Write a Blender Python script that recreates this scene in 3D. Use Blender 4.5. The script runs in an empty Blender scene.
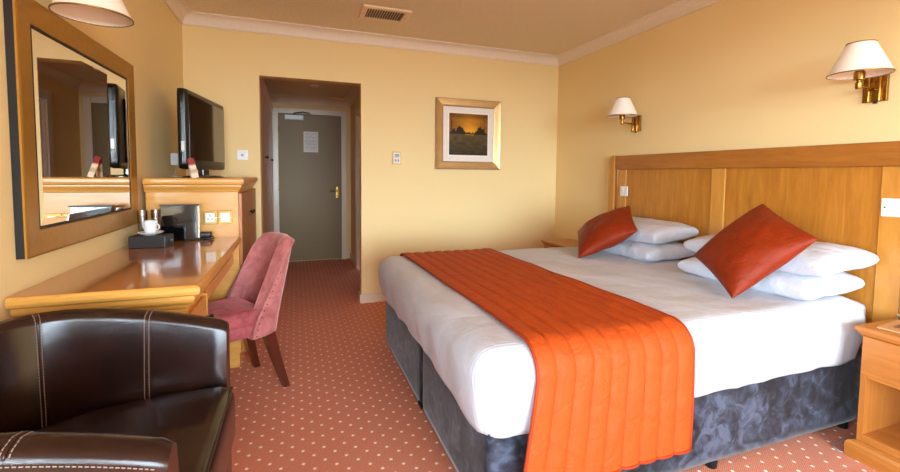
import bpy, bmesh, math, random
from mathutils import Vector, Matrix, noise
random.seed(7)
C = bpy.context.scene.collection
scene = bpy.context.scene
PI = math.pi

# ------------------------------------------------------------------ camera
FPX, YAW, PITCH, ROLL, PX, PY, CAMH = 433.95, 0.350561, 0.0602138, 0.0101958, 454.06, 200.961, 1.25
_cy, _sy = math.cos(YAW), math.sin(YAW)
FW = Vector((_sy*math.cos(PITCH), _cy*math.cos(PITCH), -math.sin(PITCH)))
_rt = Vector((_cy, -_sy, 0)); _up = _rt.cross(FW)
RT = _rt*math.cos(ROLL) + _up*math.sin(ROLL); UP = RT.cross(FW)
cam_d = bpy.data.cameras.new('camera'); cam = bpy.data.objects.new('camera', cam_d); C.objects.link(cam)
M = Matrix((RT, UP, -FW)).transposed().to_4x4(); M.translation = Vector((0, 0, CAMH)); cam.matrix_world = M
cam_d.sensor_fit = 'HORIZONTAL'; cam_d.sensor_width = 36; cam_d.lens = FPX/900*36
cam_d.shift_x = (450-PX)/900; cam_d.shift_y = -(236-PY)/900; cam_d.clip_start = 0.02
scene.camera = cam

# ------------------------------------------------------------------ light
SKY_STRENGTH = 15.0
world = bpy.data.worlds.new('overcast_sky'); scene.world = world; world.use_nodes = True
wn = world.node_tree.nodes['Background']; wn.inputs[0].default_value = (0.72, 0.87, 1.0, 1); wn.inputs[1].default_value = SKY_STRENGTH
WX0, WX1, WZ0, WZ1, WY = -0.75, 2.50, 0.20, 2.30, -3.0          # window opening in the wall behind the camera
pl = bpy.data.lights.new('window_portal', 'AREA'); pl.shape = 'RECTANGLE'; pl.size = WX1-WX0; pl.size_y = WZ1-WZ0
pl.cycles.is_portal = True
po = bpy.data.objects.new('window_portal', pl); C.objects.link(po)
po.location = ((WX0+WX1)/2, WY-0.10, (WZ0+WZ1)/2); po.rotation_euler = (PI/2, 0, 0)
LY0, LY1, LZ0, LZ1 = -2.00, 0.45, 0.60, 1.85                    # unseen window added in the left wall to light the bed's foot side
pl2 = bpy.data.lights.new('added_window_portal', 'AREA'); pl2.shape = 'RECTANGLE'; pl2.size = LY1-LY0; pl2.size_y = LZ1-LZ0
pl2.cycles.is_portal = True
po2 = bpy.data.objects.new('added_window_portal', pl2); C.objects.link(po2)
po2.location = (-0.863-0.09, (LY0+LY1)/2, (LZ0+LZ1)/2); po2.rotation_euler = (PI/2, 0, -PI/2)
vs = scene.view_settings; vs.view_transform = 'Standard'; vs.look = 'None'; vs.gamma = 1; vs.use_curve_mapping = False
scene.display_settings.display_device = 'sRGB'
vs.exposure = 1.2
scene.cycles.max_bounces = 12; scene.cycles.diffuse_bounces = 8; scene.cycles.glossy_bounces = 6; scene.cycles.transmission_bounces = 8
scene.cycles.caustics_reflective = False; scene.cycles.caustics_refractive = False

# ------------------------------------------------------------------ materials
def lin(c):
    c = c/255
    return c/12.92 if c <= 0.04045 else ((c+0.055)/1.055)**2.4
def rgb(r, g, b): return (lin(r), lin(g), lin(b), 1)
class NT:
    def __init__(s, name):
        s.m = bpy.data.materials.new(name); s.m.use_nodes = True; s.t = s.m.node_tree
        s.p = s.t.nodes['Principled BSDF']
    def n(s, typ, **kw):
        nd = s.t.nodes.new(typ)
        for k, v in kw.items():
            if k.startswith('i_'): nd.inputs[k[2:].replace('_', ' ')].default_value = v
            else: setattr(nd, k, v)
        return nd
    def l(s, a, b): s.t.links.new(a, b)
    def math(s, op, a, b=None, c=None):
        nd = s.n('ShaderNodeMath', operation=op)
        for i, v in enumerate((a, b, c)):
            if v is None: continue
            if isinstance(v, (int, float)): nd.inputs[i].default_value = v
            else: s.l(v, nd.inputs[i])
        return nd.outputs[0]
    def coords(s, scale=(1, 1, 1), kind='Object', rnd=False):
        tc = s.n('ShaderNodeTexCoord'); mp = s.n('ShaderNodeMapping'); mp.inputs['Scale'].default_value = scale
        src = tc.outputs[kind]
        s.l(src, mp.inputs['Vector'])
        if rnd:
            oi = s.n('ShaderNodeObjectInfo'); mul = s.math('MULTIPLY', oi.outputs['Random'], 13.0)
            cm = s.n('ShaderNodeCombineXYZ'); s.l(mul, cm.inputs[0]); s.l(mul, cm.inputs[1]); s.l(mul, cm.inputs[2])
            s.l(cm.outputs[0], mp.inputs['Location'])
        return mp.outputs[0]
    def noise(s, vec, scale, detail=3, rough=0.5, dist=0.0):
        nd = s.n('ShaderNodeTexNoise'); nd.inputs['Scale'].default_value = scale; nd.inputs['Detail'].default_value = detail
        nd.inputs['Roughness'].default_value = rough; nd.inputs['Distortion'].default_value = dist
        s.l(vec, nd.inputs['Vector']); return nd.outputs['Fac']
    def ramp(s, fac, stops):
        nd = s.n('ShaderNodeValToRGB'); cr = nd.color_ramp
        while len(cr.elements) < len(stops): cr.elements.new(0.5)
        for e, (p, c) in zip(cr.elements, stops): e.position = p; e.color = c
        s.l(fac, nd.inputs[0]); return nd.outputs[0]
    def mix(s, fac, a, b):
        nd = s.n('ShaderNodeMix', data_type='RGBA')
        if isinstance(fac, (int, float)): nd.inputs[0].default_value = fac
        else: s.l(fac, nd.inputs[0])
        for i, v in ((6, a), (7, b)):
            if isinstance(v, tuple): nd.inputs[i].default_value = v
            else: s.l(v, nd.inputs[i])
        return nd.outputs[2]
    def bump(s, h, strength=0.2, dist=0.01):
        nd = s.n('ShaderNodeBump'); nd.inputs['Strength'].default_value = strength; nd.inputs['Distance'].default_value = dist
        s.l(h, nd.inputs['Height']); s.l(nd.outputs[0], s.p.inputs['Normal']); return nd
    def set(s, **kw):
        names = {'base': 'Base Color', 'rough': 'Roughness', 'metal': 'Metallic', 'coat': 'Coat Weight', 'coatr': 'Coat Roughness',
                 'sheen': 'Sheen Weight', 'sheenr': 'Sheen Roughness', 'trans': 'Transmission Weight', 'ior': 'IOR', 'spec': 'Specular IOR Level', 'aniso': 'Anisotropic'}
        for k, v in kw.items():
            i = s.p.inputs[names[k]]
            if isinstance(v, (int, float, tuple)): i.default_value = v
            else: s.l(v, i)
        return s
def plain(name, col, rough=0.5, metal=0.0, coat=0.0, **kw):
    a = NT(name); v = a.coords(); n = a.noise(v, 40, 2)
    c2 = tuple(x*0.88 for x in col[:3])+(1,)
    a.set(base=a.mix(n, col, c2), rough=rough, metal=metal, coat=coat, **kw); return a.m
def wood(name, c_light, c_dark, axis='Y', rough=0.35, coat=0.15, scale=1.0, coatr=0.12):
    a = NT(name)
    sc = {'X': (1.2, 11, 11), 'Y': (11, 1.2, 11), 'Z': (11, 11, 1.2)}[axis]
    v = a.coords(tuple(x*scale for x in sc), rnd=True)
    n1 = a.noise(v, 1.6, 5, 0.55, 1.2); n2 = a.noise(v, 7.0, 4, 0.6, 0.4)
    f = a.math('ADD', a.math('MULTIPLY', n1, 0.68), a.math('MULTIPLY', n2, 0.32))
    col = a.ramp(f, [(0.30, c_dark), (0.50, tuple((x+y)/2 for x, y in zip(c_light, c_dark))), (0.70, c_light)])
    a.set(base=col, rough=rough, coat=coat, coatr=coatr)
    a.bump(n2, 0.04, 0.003); return a.m
MAT = {}
def wall_paint(name, c):
    a = NT(name); v = a.coords(kind='Object'); n = a.noise(v, 140, 3, 0.6); big = a.noise(v, 1.1, 3)
    a.set(base=a.mix(a.math('MULTIPLY', big, 0.35), c, tuple(x*0.93 for x in c[:3])+(1,)), rough=0.7, spec=0.25); a.bump(n, 0.12, 0.003); return a.m
MAT['wall'] = wall_paint('wall_paint', rgb(239, 215, 158))
a = NT('ceiling_stipple'); v = a.coords(); n = a.noise(v, 55, 4, 0.65); n2 = a.noise(v, 170, 2)
a.set(base=rgb(234, 222, 198), rough=0.85, spec=0.1); a.bump(a.math('ADD', n, a.math('MULTIPLY', n2, 0.5)), 0.6, 0.012); MAT['ceiling'] = a.m
MAT['cornice'] = plain('cornice_paint', rgb(240, 228, 212), 0.5)
MAT['trim'] = plain('trim_gloss_paint', rgb(236, 222, 200), 0.3, coat=0.2)
# carpet: cream pin dots on a centred lattice over a ribbed terracotta weave
a = NT('carpet_pin_dot'); tc = a.n('ShaderNodeTexCoord'); sp = a.n('ShaderNodeSeparateXYZ'); a.l(tc.outputs['Object'], sp.inputs[0])
PXP, PYP = 0.0905, 0.0925
def lat(ox, oy):
    fx = a.math('ABSOLUTE', a.math('SUBTRACT', a.math('FRACT', a.math('ADD', a.math('DIVIDE', a.math('SUBTRACT', sp.outputs[0], 0.064), PXP), 0.5+ox+40)), 0.5))
    fy = a.math('ABSOLUTE', a.math('SUBTRACT', a.math('FRACT', a.math('ADD', a.math('DIVIDE', a.math('SUBTRACT', sp.outputs[1], 2.323), PYP), 0.5+oy+40)), 0.5))
    d = a.math('ADD', a.math('MULTIPLY', fx, PXP), a.math('MULTIPLY', fy, PYP))
    mx = a.math('MAXIMUM', a.math('MULTIPLY', fx, PXP), a.math('MULTIPLY', fy, PYP))
    return a.math('ADD', a.math('MULTIPLY', d, 0.5), a.math('MULTIPLY', mx, 0.5))
dd = a.math('MINIMUM', lat(0, 0), lat(0.5, 0.5))
dot = a.n('ShaderNodeMapRange'); dot.inputs[1].default_value = 0.0095; dot.inputs[2].default_value = 0.0062; a.l(dd, dot.inputs[0])
n = a.noise(tc.outputs['Object'], 220, 3, 0.7); nb = a.noise(tc.outputs['Object'], 3.0, 3)
rib = a.math('SINE', a.math('MULTIPLY', a.math('ADD', sp.outputs[0], a.math('MULTIPLY', sp.outputs[1], 0.15)), 2*PI/0.011))
rib2 = a.math('SINE', a.math('MULTIPLY', sp.outputs[1], 2*PI/0.009))
tex = a.math('ADD', a.math('MULTIPLY', a.math('MULTIPLY', rib, rib2), 0.22), n)
base = a.ramp(tex, [(0.22, rgb(176, 88, 60)), (0.5, rgb(216, 130, 98)), (0.8, rgb(242, 170, 136))])
base = a.mix(a.math('MULTIPLY', nb, 0.2), base, rgb(192, 108, 80))
a.set(base=a.mix(dot.outputs[0], base, rgb(255, 240, 220)), rough=0.95, spec=0.05, sheen=0.15); a.bump(tex, 0.8, 0.005); MAT['carpet'] = a.m
# woods
for ax in 'XYZ':
    MAT['maple'+ax] = wood('honey_maple_'+ax, rgb(226, 168, 84), rgb(204, 142, 60), ax, 0.36, 0.25)
    MAT['oak'+ax] = wood('headboard_veneer_'+ax, rgb(194, 130, 46), rgb(160, 96, 27), ax, 0.38, 0.2)
    MAT['rail'+ax] = wood('headboard_rail_'+ax, rgb(180, 116, 46), rgb(146, 86, 28), ax, 0.36, 0.25)
    MAT['stile'+ax] = wood('headboard_stile_'+ax, rgb(208, 148, 64), rgb(182, 118, 42), ax, 0.36, 0.25)
    MAT['stand'+ax] = wood('bedside_wood_'+ax, rgb(186, 120, 52), rgb(158, 92, 33), ax, 0.36, 0.25)
MAT['desktop'] = wood('lacquered_desk_top', rgb(196, 124, 60), rgb(170, 100, 44), 'Y', 0.16, 0.7, 1.0, 0.06)
MAT['mahogany'] = wood('dark_red_leg_wood', rgb(96, 38, 17), rgb(48, 16, 9), 'Z', 0.3, 0.4)
MAT['wardrobe'] = wood('wardrobe_wood', rgb(206, 142, 70), rgb(170, 108, 48), 'Z', 0.4, 0.2)
# cloth
def velvet(name, c1, c2, scale):
    a = NT(name); v = a.coords(); n = a.noise(v, scale, 5, 0.6, 1.5); f = a.noise(v, 260, 2)
    a.set(base=a.ramp(n, [(0.32, c1), (0.68, c2)]), rough=0.75, sheen=0.8, sheenr=0.35, spec=0.2); a.bump(a.math('ADD', n, a.math('MULTIPLY', f, 0.3)), 0.12, 0.01)
    a.p.inputs['Sheen Tint'].default_value = tuple(min(1, x*2.5+0.1) for x in c2[:3])+(1,); return a.m
MAT['pink'] = velvet('dusky_pink_velvet', rgb(166, 92, 90), rgb(200, 128, 124), 9)
MAT['pink_dark'] = velvet('dusky_rose_velvet', rgb(150, 70, 76), rgb(190, 104, 106), 9)
a = NT('slate_crushed_velour'); v = a.coords(); w = a.noise(v, 4, 4, 0.6, 0.6); n2 = a.noise(v, 15, 4, 0.55, 0.9)
vo = a.n('ShaderNodeTexVoronoi'); vo.inputs['Scale'].default_value = 16; a.l(v, vo.inputs['Vector'])
f = a.math('ADD', a.math('MULTIPLY', w, 0.45), a.math('MULTIPLY', n2, 0.55))
a.set(base=a.ramp(f, [(0.39, rgb(20, 20, 25)), (0.47, rgb(36, 37, 46)), (0.53, rgb(52, 56, 69)), (0.61, rgb(74, 81, 98))]), rough=0.7, sheen=0.25, sheenr=0.4, spec=0.2)
a.bump(n2, 0.15, 0.01); MAT['slate'] = a.m
a = NT('white_striped_cotton'); v = a.coords(); sp = a.n('ShaderNodeSeparateXYZ'); a.l(v, sp.inputs[0])
st = a.math('SINE', a.math('MULTIPLY', sp.outputs[1], 2*PI/0.016)); wr = a.noise(v, 3.5, 4, 0.55, 0.6)
a.set(base=rgb(195, 199, 209), rough=0.62, sheen=0.1, spec=0.25)
a.bump(a.math('ADD', a.math('MULTIPLY', st, 0.022), a.math('MULTIPLY', wr, 1.2)), 0.5, 0.03); MAT['duvet'] = a.m
a = NT('white_cotton'); v = a.coords(); wr = a.noise(v, 6, 4, 0.5, 1.0); fi = a.noise(v, 26, 3, 0.5, 1.0)
a.set(base=rgb(200, 204, 214), rough=0.6, sheen=0.1, spec=0.25); a.bump(a.math('ADD', wr, a.math('MULTIPLY', fi, 0.22)), 0.5, 0.03); MAT['cotton'] = a.m
def satin(name, c1, c2, rough=0.4, bs=0.25):
    a = NT(name); v = a.coords((1, 1, 1)); n = a.noise(v, 14, 4, 0.55, 1.2); th = a.noise(a.coords((220, 900, 220)), 1.0, 2)
    a.set(base=a.mix(n, c1, c2), rough=rough, spec=0.22); a.bump(a.math('ADD', n, a.math('MULTIPLY', th, 0.12)), bs, 0.012); return a.m
MAT['runner'] = satin('orange_quilted_satin', rgb(188, 77, 22), rgb(168, 62, 14), 0.6, 0.7)
MAT['runner_edge'] = satin('orange_binding', rgb(160, 54, 16), rgb(140, 44, 12), 0.55)
MAT['cushion'] = satin('rust_satin', rgb(140, 45, 8), rgb(114, 31, 5), 0.45, 0.6)
# leather
a = NT('brown_leather'); v = a.coords(); vo = a.n('ShaderNodeTexVoronoi'); vo.feature = 'DISTANCE_TO_EDGE'; vo.inputs['Scale'].default_value = 210; a.l(v, vo.inputs['Vector'])
n = a.noise(v, 7, 5, 0.6, 0.8); cr = a.noise(v, 30, 4, 0.6, 2.5)
a.set(base=a.ramp(n, [(0.3, rgb(26, 13, 11)), (0.7, rgb(46, 24, 19))]), rough=a.math('ADD', a.math('MULTIPLY', cr, 0.10), 0.17))
a.bump(a.math('ADD', a.math('MULTIPLY', vo.outputs[0], 0.06), a.math('ADD', a.math('MULTIPLY', n, 0.9), a.math('MULTIPLY', cr, 0.05))), 0.2, 0.006); MAT['leather'] = a.m
MAT['thread'] = plain('pale_thread', rgb(150, 122, 106), 0.7)
# hard materials
MAT['black'] = plain('black_plastic', rgb(20, 20, 22), 0.35)
MAT['gloss_black'] = plain('gloss_black_plastic', rgb(10, 10, 12), 0.08, coat=0.6)
MAT['tv_black'] = plain('satin_black_bezel', rgb(12, 12, 13), 0.3)
MAT['screen'] = plain('tv_screen_glass', rgb(20, 18, 16), 0.10, coat=0.5)
MAT['black_wood'] = plain('black_painted_edge', rgb(9, 8, 7), 0.5)
MAT['charcoal_box'] = plain('charcoal_box', rgb(42, 40, 40), 0.45)
MAT['white_plastic'] = plain('white_plastic', rgb(236, 236, 236), 0.3)
MAT['china'] = plain('white_china', rgb(244, 244, 242), 0.12, coat=0.5)
MAT['brass'] = plain('aged_brass', rgb(170, 126, 58), 0.26, metal=1.0)
MAT['brass_dark'] = plain('brass_plate', rgb(156, 118, 54), 0.35, metal=0.8)
MAT['chrome'] = plain('chrome', rgb(200, 200, 200), 0.15, metal=1.0)
MAT['cream_plastic'] = plain('cream_plastic', rgb(226, 196, 128), 0.4)
MAT['door'] = plain('olive_grey_door_paint', rgb(128, 104, 56), 0.5)
MAT['dark_int'] = plain('dark_duct', rgb(120, 108, 94), 0.8)
MAT['slat'] = plain('vent_slat_metal', rgb(226, 212, 190), 0.5)
MAT['vent_frame'] = plain('vent_frame_paint', rgb(244, 222, 190), 0.5)
MAT['gold_frame'] = None
a = NT('bronze_gold_frame'); v = a.coords((4, 4, 4)); n = a.noise(v, 12, 4); 
a.set(base=a.mix(n, rgb(190, 144, 62), rgb(172, 124, 46)), rough=0.42, metal=0.75); a.bump(a.noise(v, 90, 2), 0.08, 0.002); MAT['gold_frame'] = a.m
a = NT('champagne_frame'); v = a.coords((3, 60, 3)); n = a.noise(v, 3, 3)
a.set(base=a.mix(n, rgb(206, 172, 120), rgb(180, 142, 92)), rough=0.35, metal=0.6); MAT['champagne'] = a.m
a = NT('mirror_silver'); a.set(base=(0.93, 0.93, 0.91, 1), rough=0.0, metal=1.0); MAT['mirror'] = a.m
def glass(name, tint, refl=0.08):
    a = NT(name); t = a.t; tr = a.n('ShaderNodeBsdfTransparent'); tr.inputs[0].default_value = tint
    gl = a.n('ShaderNodeBsdfGlossy'); gl.inputs['Roughness'].default_value = 0.02
    fr = a.n('ShaderNodeLayerWeight'); fr.inputs[0].default_value = 0.35; f = a.math('ADD', a.math('MULTIPLY', fr.outputs['Fresnel'], 0.6), refl*0.3)
    mx = a.n('ShaderNodeMixShader'); a.l(f, mx.inputs[0]); a.l(tr.outputs[0], mx.inputs[1]); a.l(gl.outputs[0], mx.inputs[2])
    a.l(mx.outputs[0], t.nodes['Material Output'].inputs[0]); return a.m
MAT['pane'] = glass('window_glass', (0.97, 0.98, 0.98, 1)); MAT['tumbler'] = glass('clear_tumbler_glass', (0.90, 0.91, 0.91, 1), 0.25)
a = NT('lamp_shade_fabric'); v = a.coords((1, 1, 120)); n = a.noise(v, 3, 2)
a.set(base=a.mix(n, rgb(252, 246, 236), rgb(246, 238, 226)), rough=0.8); MAT['shade'] = a.m
a = NT('printed_colour'); vc = a.n('ShaderNodeVertexColor'); vc.layer_name = 'print'; a.l(vc.outputs[0], a.p.inputs['Base Color']); a.set(rough=0.5); MAT['print'] = a.m
a = NT('printed_colour_under_glass'); vc = a.n('ShaderNodeVertexColor'); vc.layer_name = 'print'; a.l(vc.outputs[0], a.p.inputs['Base Color']); a.set(rough=0.3, spec=0.2); MAT['print_glass'] = a.m
MAT['matboard'] = plain('cream_mount_board', rgb(240, 232, 222), 0.6)
MAT['grass'] = plain('outside_ground', rgb(80, 80, 70), 0.9)

# ------------------------------------------------------------------ mesh helpers
def new(): return bmesh.new()
def box(bm, x0, x1, y0, y1, z0, z1, bev=0.0, seg=2):
    r = bmesh.ops.create_cube(bm, size=1.0)
    bmesh.ops.transform(bm, matrix=Matrix.Translation(((x0+x1)/2, (y0+y1)/2, (z0+z1)/2)) @ Matrix.Diagonal((abs(x1-x0), abs(y1-y0), abs(z1-z0), 1)), verts=r['verts'])
    if bev > 0:
        es = list({e for v in r['verts'] for e in v.link_edges})
        bmesh.ops.bevel(bm, geom=es, offset=bev, segments=seg, affect='EDGES', profile=0.5)
    return bm
def B(*a, **k): return box(new(), *a, **k)
def loft(bm, rings, closed_u=True, caps=(True, True), closed_v=False):
    vr = [[bm.verts.new(p) for p in r] for r in rings]; n = len(vr[0]); m = len(vr)
    for i in range(m if closed_v else m-1):
        A, D = vr[i], vr[(i+1) % m]
        for j in range(n if closed_u else n-1):
            k = (j+1) % n
            try: bm.faces.new((A[j], A[k], D[k], D[j]))
            except ValueError: pass
    if closed_u and not closed_v:
        if caps[0]: bm.faces.new(list(reversed(vr[0])))
        if caps[1]: bm.faces.new(vr[-1])
    return bm
def grid(bm, f, nu, nv):
    return loft(bm, [[f(i/nu, j/nv) for j in range(nv+1)] for i in range(nu+1)], closed_u=False)
def lathe(bm, prof, segs=28, centre=(0, 0, 0), axis='Z', caps=(True, True)):
    cx, cy, cz = centre; rings = []
    for r, h in prof:
        ring = []
        for k in range(segs):
            t = 2*PI*k/segs; p = (r*math.cos(t), r*math.sin(t), h)
            if axis == 'X': p = (h, r*math.cos(t), r*math.sin(t))
            if axis == 'Y': p = (r*math.sin(t), h, r*math.cos(t))
            ring.append((p[0]+cx, p[1]+cy, p[2]+cz))
        rings.append(ring)
    return loft(bm, rings, True, caps)
def tube(bm, pts, r, segs=8, rads=None):
    pts = [Vector(p) for p in pts]; rings = []; prevn = None
    for i, p in enumerate(pts):
        d = (pts[min(i+1, len(pts)-1)] - pts[max(i-1, 0)]).normalized()
        n = prevn - d*prevn.dot(d) if prevn else d.orthogonal()
        n.normalize(); prevn = n; b = d.cross(n); rr = rads[i] if rads else r
        rings.append([p + n*rr*math.cos(2*PI*k/segs) + b*rr*math.sin(2*PI*k/segs) for k in range(segs)])
    return loft(bm, rings)
def prism(bm, poly, y0, y1, axis='Y'):
    def P(a, b, h): return {'Y': (a, h, b), 'X': (h, a, b), 'Z': (a, b, h)}[axis]
    return loft(bm, [[P(a, b, y0) for a, b in poly], [P(a, b, y1) for a, b in poly]])
def moulding(bm, x0, x1, y0, y1, prof, sides=(1, 1, 1, 1)):
    """stacked rectangular rings; prof = (offset, z) pairs; sides = which of x0,x1,y0,y1 move with the offset"""
    rings = []
    for o, z in prof:
        rings.append([(x0-o*sides[0], y0-o*sides[2], z), (x1+o*sides[1], y0-o*sides[2], z), (x1+o*sides[1], y1+o*sides[3], z), (x0-o*sides[0], y1+o*sides[3], z)])
    return loft(bm, rings)
def rbox(bm, x0, x1, y0, y1, z0, z1, r, n=(12, 12, 5), f=None, rz=None):
    """rounded box from a subdivided cube; f(p, nrm) may move each point"""
    nx, ny, nz = n; vm = {}
    cx, cy, cz = (x0+x1)/2, (y0+y1)/2, (z0+z1)/2; hx, hy, hz = (x1-x0)/2, (y1-y0)/2, (z1-z0)/2
    rr = min(r, hx, hy, hz)
    def sp(i, k, h):   # denser near the edges
        t = -1+2*i/k; return math.sin(t*PI/2)*0.55*h + t*0.45*h
    def V(i, j, k):
        key = (i, j, k)
        if key not in vm:
            p = Vector((sp(i, nx, hx), sp(j, ny, hy), sp(k, nz, hz)))
            q = Vector((max(-hx+rr, min(hx-rr, p.x)), max(-hy+rr, min(hy-rr, p.y)), max(-hz+rr, min(hz-rr, p.z))))
            d = p-q
            if d.length > 1e-9: d.normalize(); p = q+d*rr
            else: d = Vector((0, 0, 1))
            p += Vector((cx, cy, cz))
            if f: p = Vector(f(p, d))
            vm[key] = bm.verts.new(p)
        return vm[key]
    for k in (0, nz):
        for i in range(nx):
            for j in range(ny):
                q = [V(i, j, k), V(i+1, j, k), V(i+1, j+1, k), V(i, j+1, k)]; bm.faces.new(q if k else q[::-1])
    for j in (0, ny):
        for i in range(nx):
            for k in range(nz):
                q = [V(i, j, k), V(i+1, j, k), V(i+1, j, k+1), V(i, j, k+1)]; bm.faces.new(q[::-1] if j else q)
    for i in (0, nx):
        for j in range(ny):
            for k in range(nz):
                q = [V(i, j, k), V(i, j+1, k), V(i, j+1, k+1), V(i, j, k+1)]; bm.faces.new(q if i else q[::-1])
    return bm
def nz(x, y, z, s): return noise.noise(Vector((x*s, y*s, z*s)))
def link(name, bm, m, parent=None, smooth=False, auto=None, kind=None, label=None, inv=None, sub=0):
    me = bpy.data.meshes.new(name); 
    if inv is not None: bm.transform(inv)
    bmesh.ops.recalc_face_normals(bm, faces=bm.faces[:])
    bm.to_mesh(me); bm.free()
    o = bpy.data.objects.new(name, me); C.objects.link(o)
    me.materials.append(MAT[m] if isinstance(m, str) else m)
    if smooth:
        me.shade_smooth()
        if auto: me.set_sharp_from_angle(angle=math.radians(auto))
    if parent is not None: o.parent = parent
    if kind: o['kind'] = kind
    if label: o['label'] = label
    if sub:
        md = o.modifiers.new('subdivision', 'SUBSURF'); md.levels = sub; md.render_levels = sub
    return o
INV = {}
def tag(o, label, cat, group=None):
    o['label'] = label; o['category'] = cat
    if group: o['group'] = group
    return o
def thing(name, label, cat, loc=(0, 0, 0), rotz=0, group=None):
    o = bpy.data.objects.new(name, None); C.objects.link(o); o.location = loc; o.rotation_euler = (0, 0, rotz)
    o.empty_display_size = 0.05
    INV[o.name] = (Matrix.Translation(loc) @ Matrix.Rotation(rotz, 4, 'Z')).inverted()
    return tag(o, label, cat, group)
def part(root, name, bm, m, world_coords=True, **k):
    """a part given in world coordinates (or in the thing's own)"""
    inv = INV[root.name] if world_coords else None
    o = link(name, bm, m, root, inv=inv, **k); INV[o.name] = INV[root.name]; return o
def dup(root, loc, rotz, label, group=None):
    r = root.copy(); C.objects.link(r); r.location = loc; r.rotation_euler = (0, 0, rotz); r['label'] = label
    for ch in list(root.children):
        c = ch.copy(); C.objects.link(c); c.parent = r
        for g in ch.children:
            d = g.copy(); C.objects.link(d); d.parent = c
    return r
def struct(name, bm, m, **k): return link(name, bm, m, kind='structure', **k)
def paint(o, fn):
    """per-corner flat print colours from a function of the vertex position"""
    me = o.data; at = me.color_attributes.new('print', 'FLOAT_COLOR', 'CORNER')
    for lp in me.loops:
        co = me.vertices[lp.vertex_index].co; at.data[lp.index].color = fn(co)

# ================================================================== THE ROOM
XL, XR, YB, YF, ZC = -0.863, 2.754, 4.2, -3.0, 2.555
OX0, OX1, OZ = -0.289, 0.590, 2.10          # opening to the lobby
CXR, CYE, CZ = 0.76, 6.50, 2.32             # lobby right wall, end wall, ceiling
CXL = -0.90
floor = struct('floor', B(XL-0.1, XR+0.1, YF-0.1, CYE+0.2, -0.08, 0), 'carpet')
struct('ceiling', B(XL-0.1, XR+0.1, YF-0.1, YB+0.1, ZC, ZC+0.08), 'ceiling')
bm = new(); box(bm, XL-0.1, XL, YF-0.1, LY0, 0, ZC); box(bm, XL-0.1, XL, LY1, YB+0.1, 0, ZC); box(bm, XL-0.1, XL, LY0, LY1, 0, LZ0); box(bm, XL-0.1, XL, LY0, LY1, LZ1, ZC)
struct('wall_left', bm, 'wall')
struct('wall_right', B(XR, XR+0.1, YF-0.1, YB+0.1, 0, ZC), 'wall')
bm = new(); box(bm, XL, OX0, YB, YB+0.12, 0, ZC); box(bm, OX1, XR, YB, YB+0.12, 0, ZC); box(bm, OX0, OX1, YB, YB+0.12, OZ, ZC)
struct('wall_back', bm, 'wall')
bm = new(); box(bm, XL, WX0, YF-0.12, YF, 0, ZC); box(bm, WX1, XR, YF-0.12, YF, 0, ZC); box(bm, WX0, WX1, YF-0.12, YF, 0, WZ0); box(bm, WX0, WX1, YF-0.12, YF, WZ1, ZC)
struct('wall_front', bm, 'wall')
# lobby
struct('wall_lobby_end', B(CXL-0.1, CXR+0.1, CYE, CYE+0.12, 0, CZ), 'wall')
struct('wall_lobby_left', B(CXL-0.1, CXL, YB+0.12, CYE, 0, CZ), 'wall')
bm = new(); box(bm, CXR, CXR+0.1, YB+0.12, 4.92, 0, CZ); box(bm, CXR, CXR+0.1, 5.76, CYE, 0, CZ); box(bm, CXR, CXR+0.1, 4.92, 5.76, 2.02, CZ)
struct('wall_lobby_right', bm, 'wall')
struct('ceiling_lobby', B(CXL-0.1, CXR+0.1, YB+0.12, CYE+0.12, CZ, CZ+0.08), 'ceiling')
def cove(x0, x1, y0, y1, zb, zt, off, side, n=8):
    """coving with mitred ends along one side of an inside rectangle"""
    prof = [(0, zb), (0.010, zb), (0.012, zb+0.008)]
    for k in range(n+1):
        t = k/n*PI/2; prof.append((0.014+(off-0.022)*(1-math.cos(t)), zb+0.010+(zt-zb-0.022)*math.sin(t)))
    prof += [(off, zt-0.010), (off, zt), (0, zt)]
    def ends(o):
        return {'back': ((x0+o, y1-o), (x1-o, y1-o)), 'front': ((x0+o, y0+o), (x1-o, y0+o)), 'left': ((x0+o, y0+o), (x0+o, y1-o)), 'right': ((x1-o, y0+o), (x1-o, y1-o))}[side]
    rings = [[(*ends(o)[e], z) for o, z in prof] for e in (0, 1)]
    return loft(new(), rings)
for i, s in enumerate(('back', 'left', 'right', 'front')):
    struct('trim_%d' % (i+1), cove(XL, XR, YF, YB, 2.460, ZC, 0.078, s), 'cornice', smooth=True, auto=35)
for i, s in enumerate(('back', 'right')):
    struct('trim_%d' % (i+5), cove(CXL, CXR, YB+0.12, CYE, CZ-0.11, CZ, 0.09, s), 'cornice', smooth=True, auto=35)
def skirt(poly, h=0.085):
    """skirting board from a plan outline"""
    return loft(new(), [[(x, y, z) for x, y in poly] for z in (0, h)])
struct('baseboard_back', skirt([(OX1-0.016, YB-0.016), (XR, YB-0.016), (XR, YB), (OX1, YB), (OX1, YB+0.12), (OX1-0.016, YB+0.12)]), 'trim')
struct('baseboard_back_short', skirt([(XL, YB-0.016), (OX0, YB-0.016), (OX0, YB), (XL, YB)]), 'trim')
struct('baseboard_right', skirt([(XR-0.016, YF), (XR, YF), (XR, YB-0.016), (XR-0.016, YB-0.016)]), 'trim')
struct('baseboard_left', skirt([(XL, YF), (XL+0.016, YF), (XL+0.016, YB-0.016), (XL, YB-0.016)]), 'trim')
struct('baseboard_lobby_right', skirt([(CXR-0.016, 5.86), (CXR, 5.86), (CXR, CYE), (CXR-0.016, CYE)]), 'trim')
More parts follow.
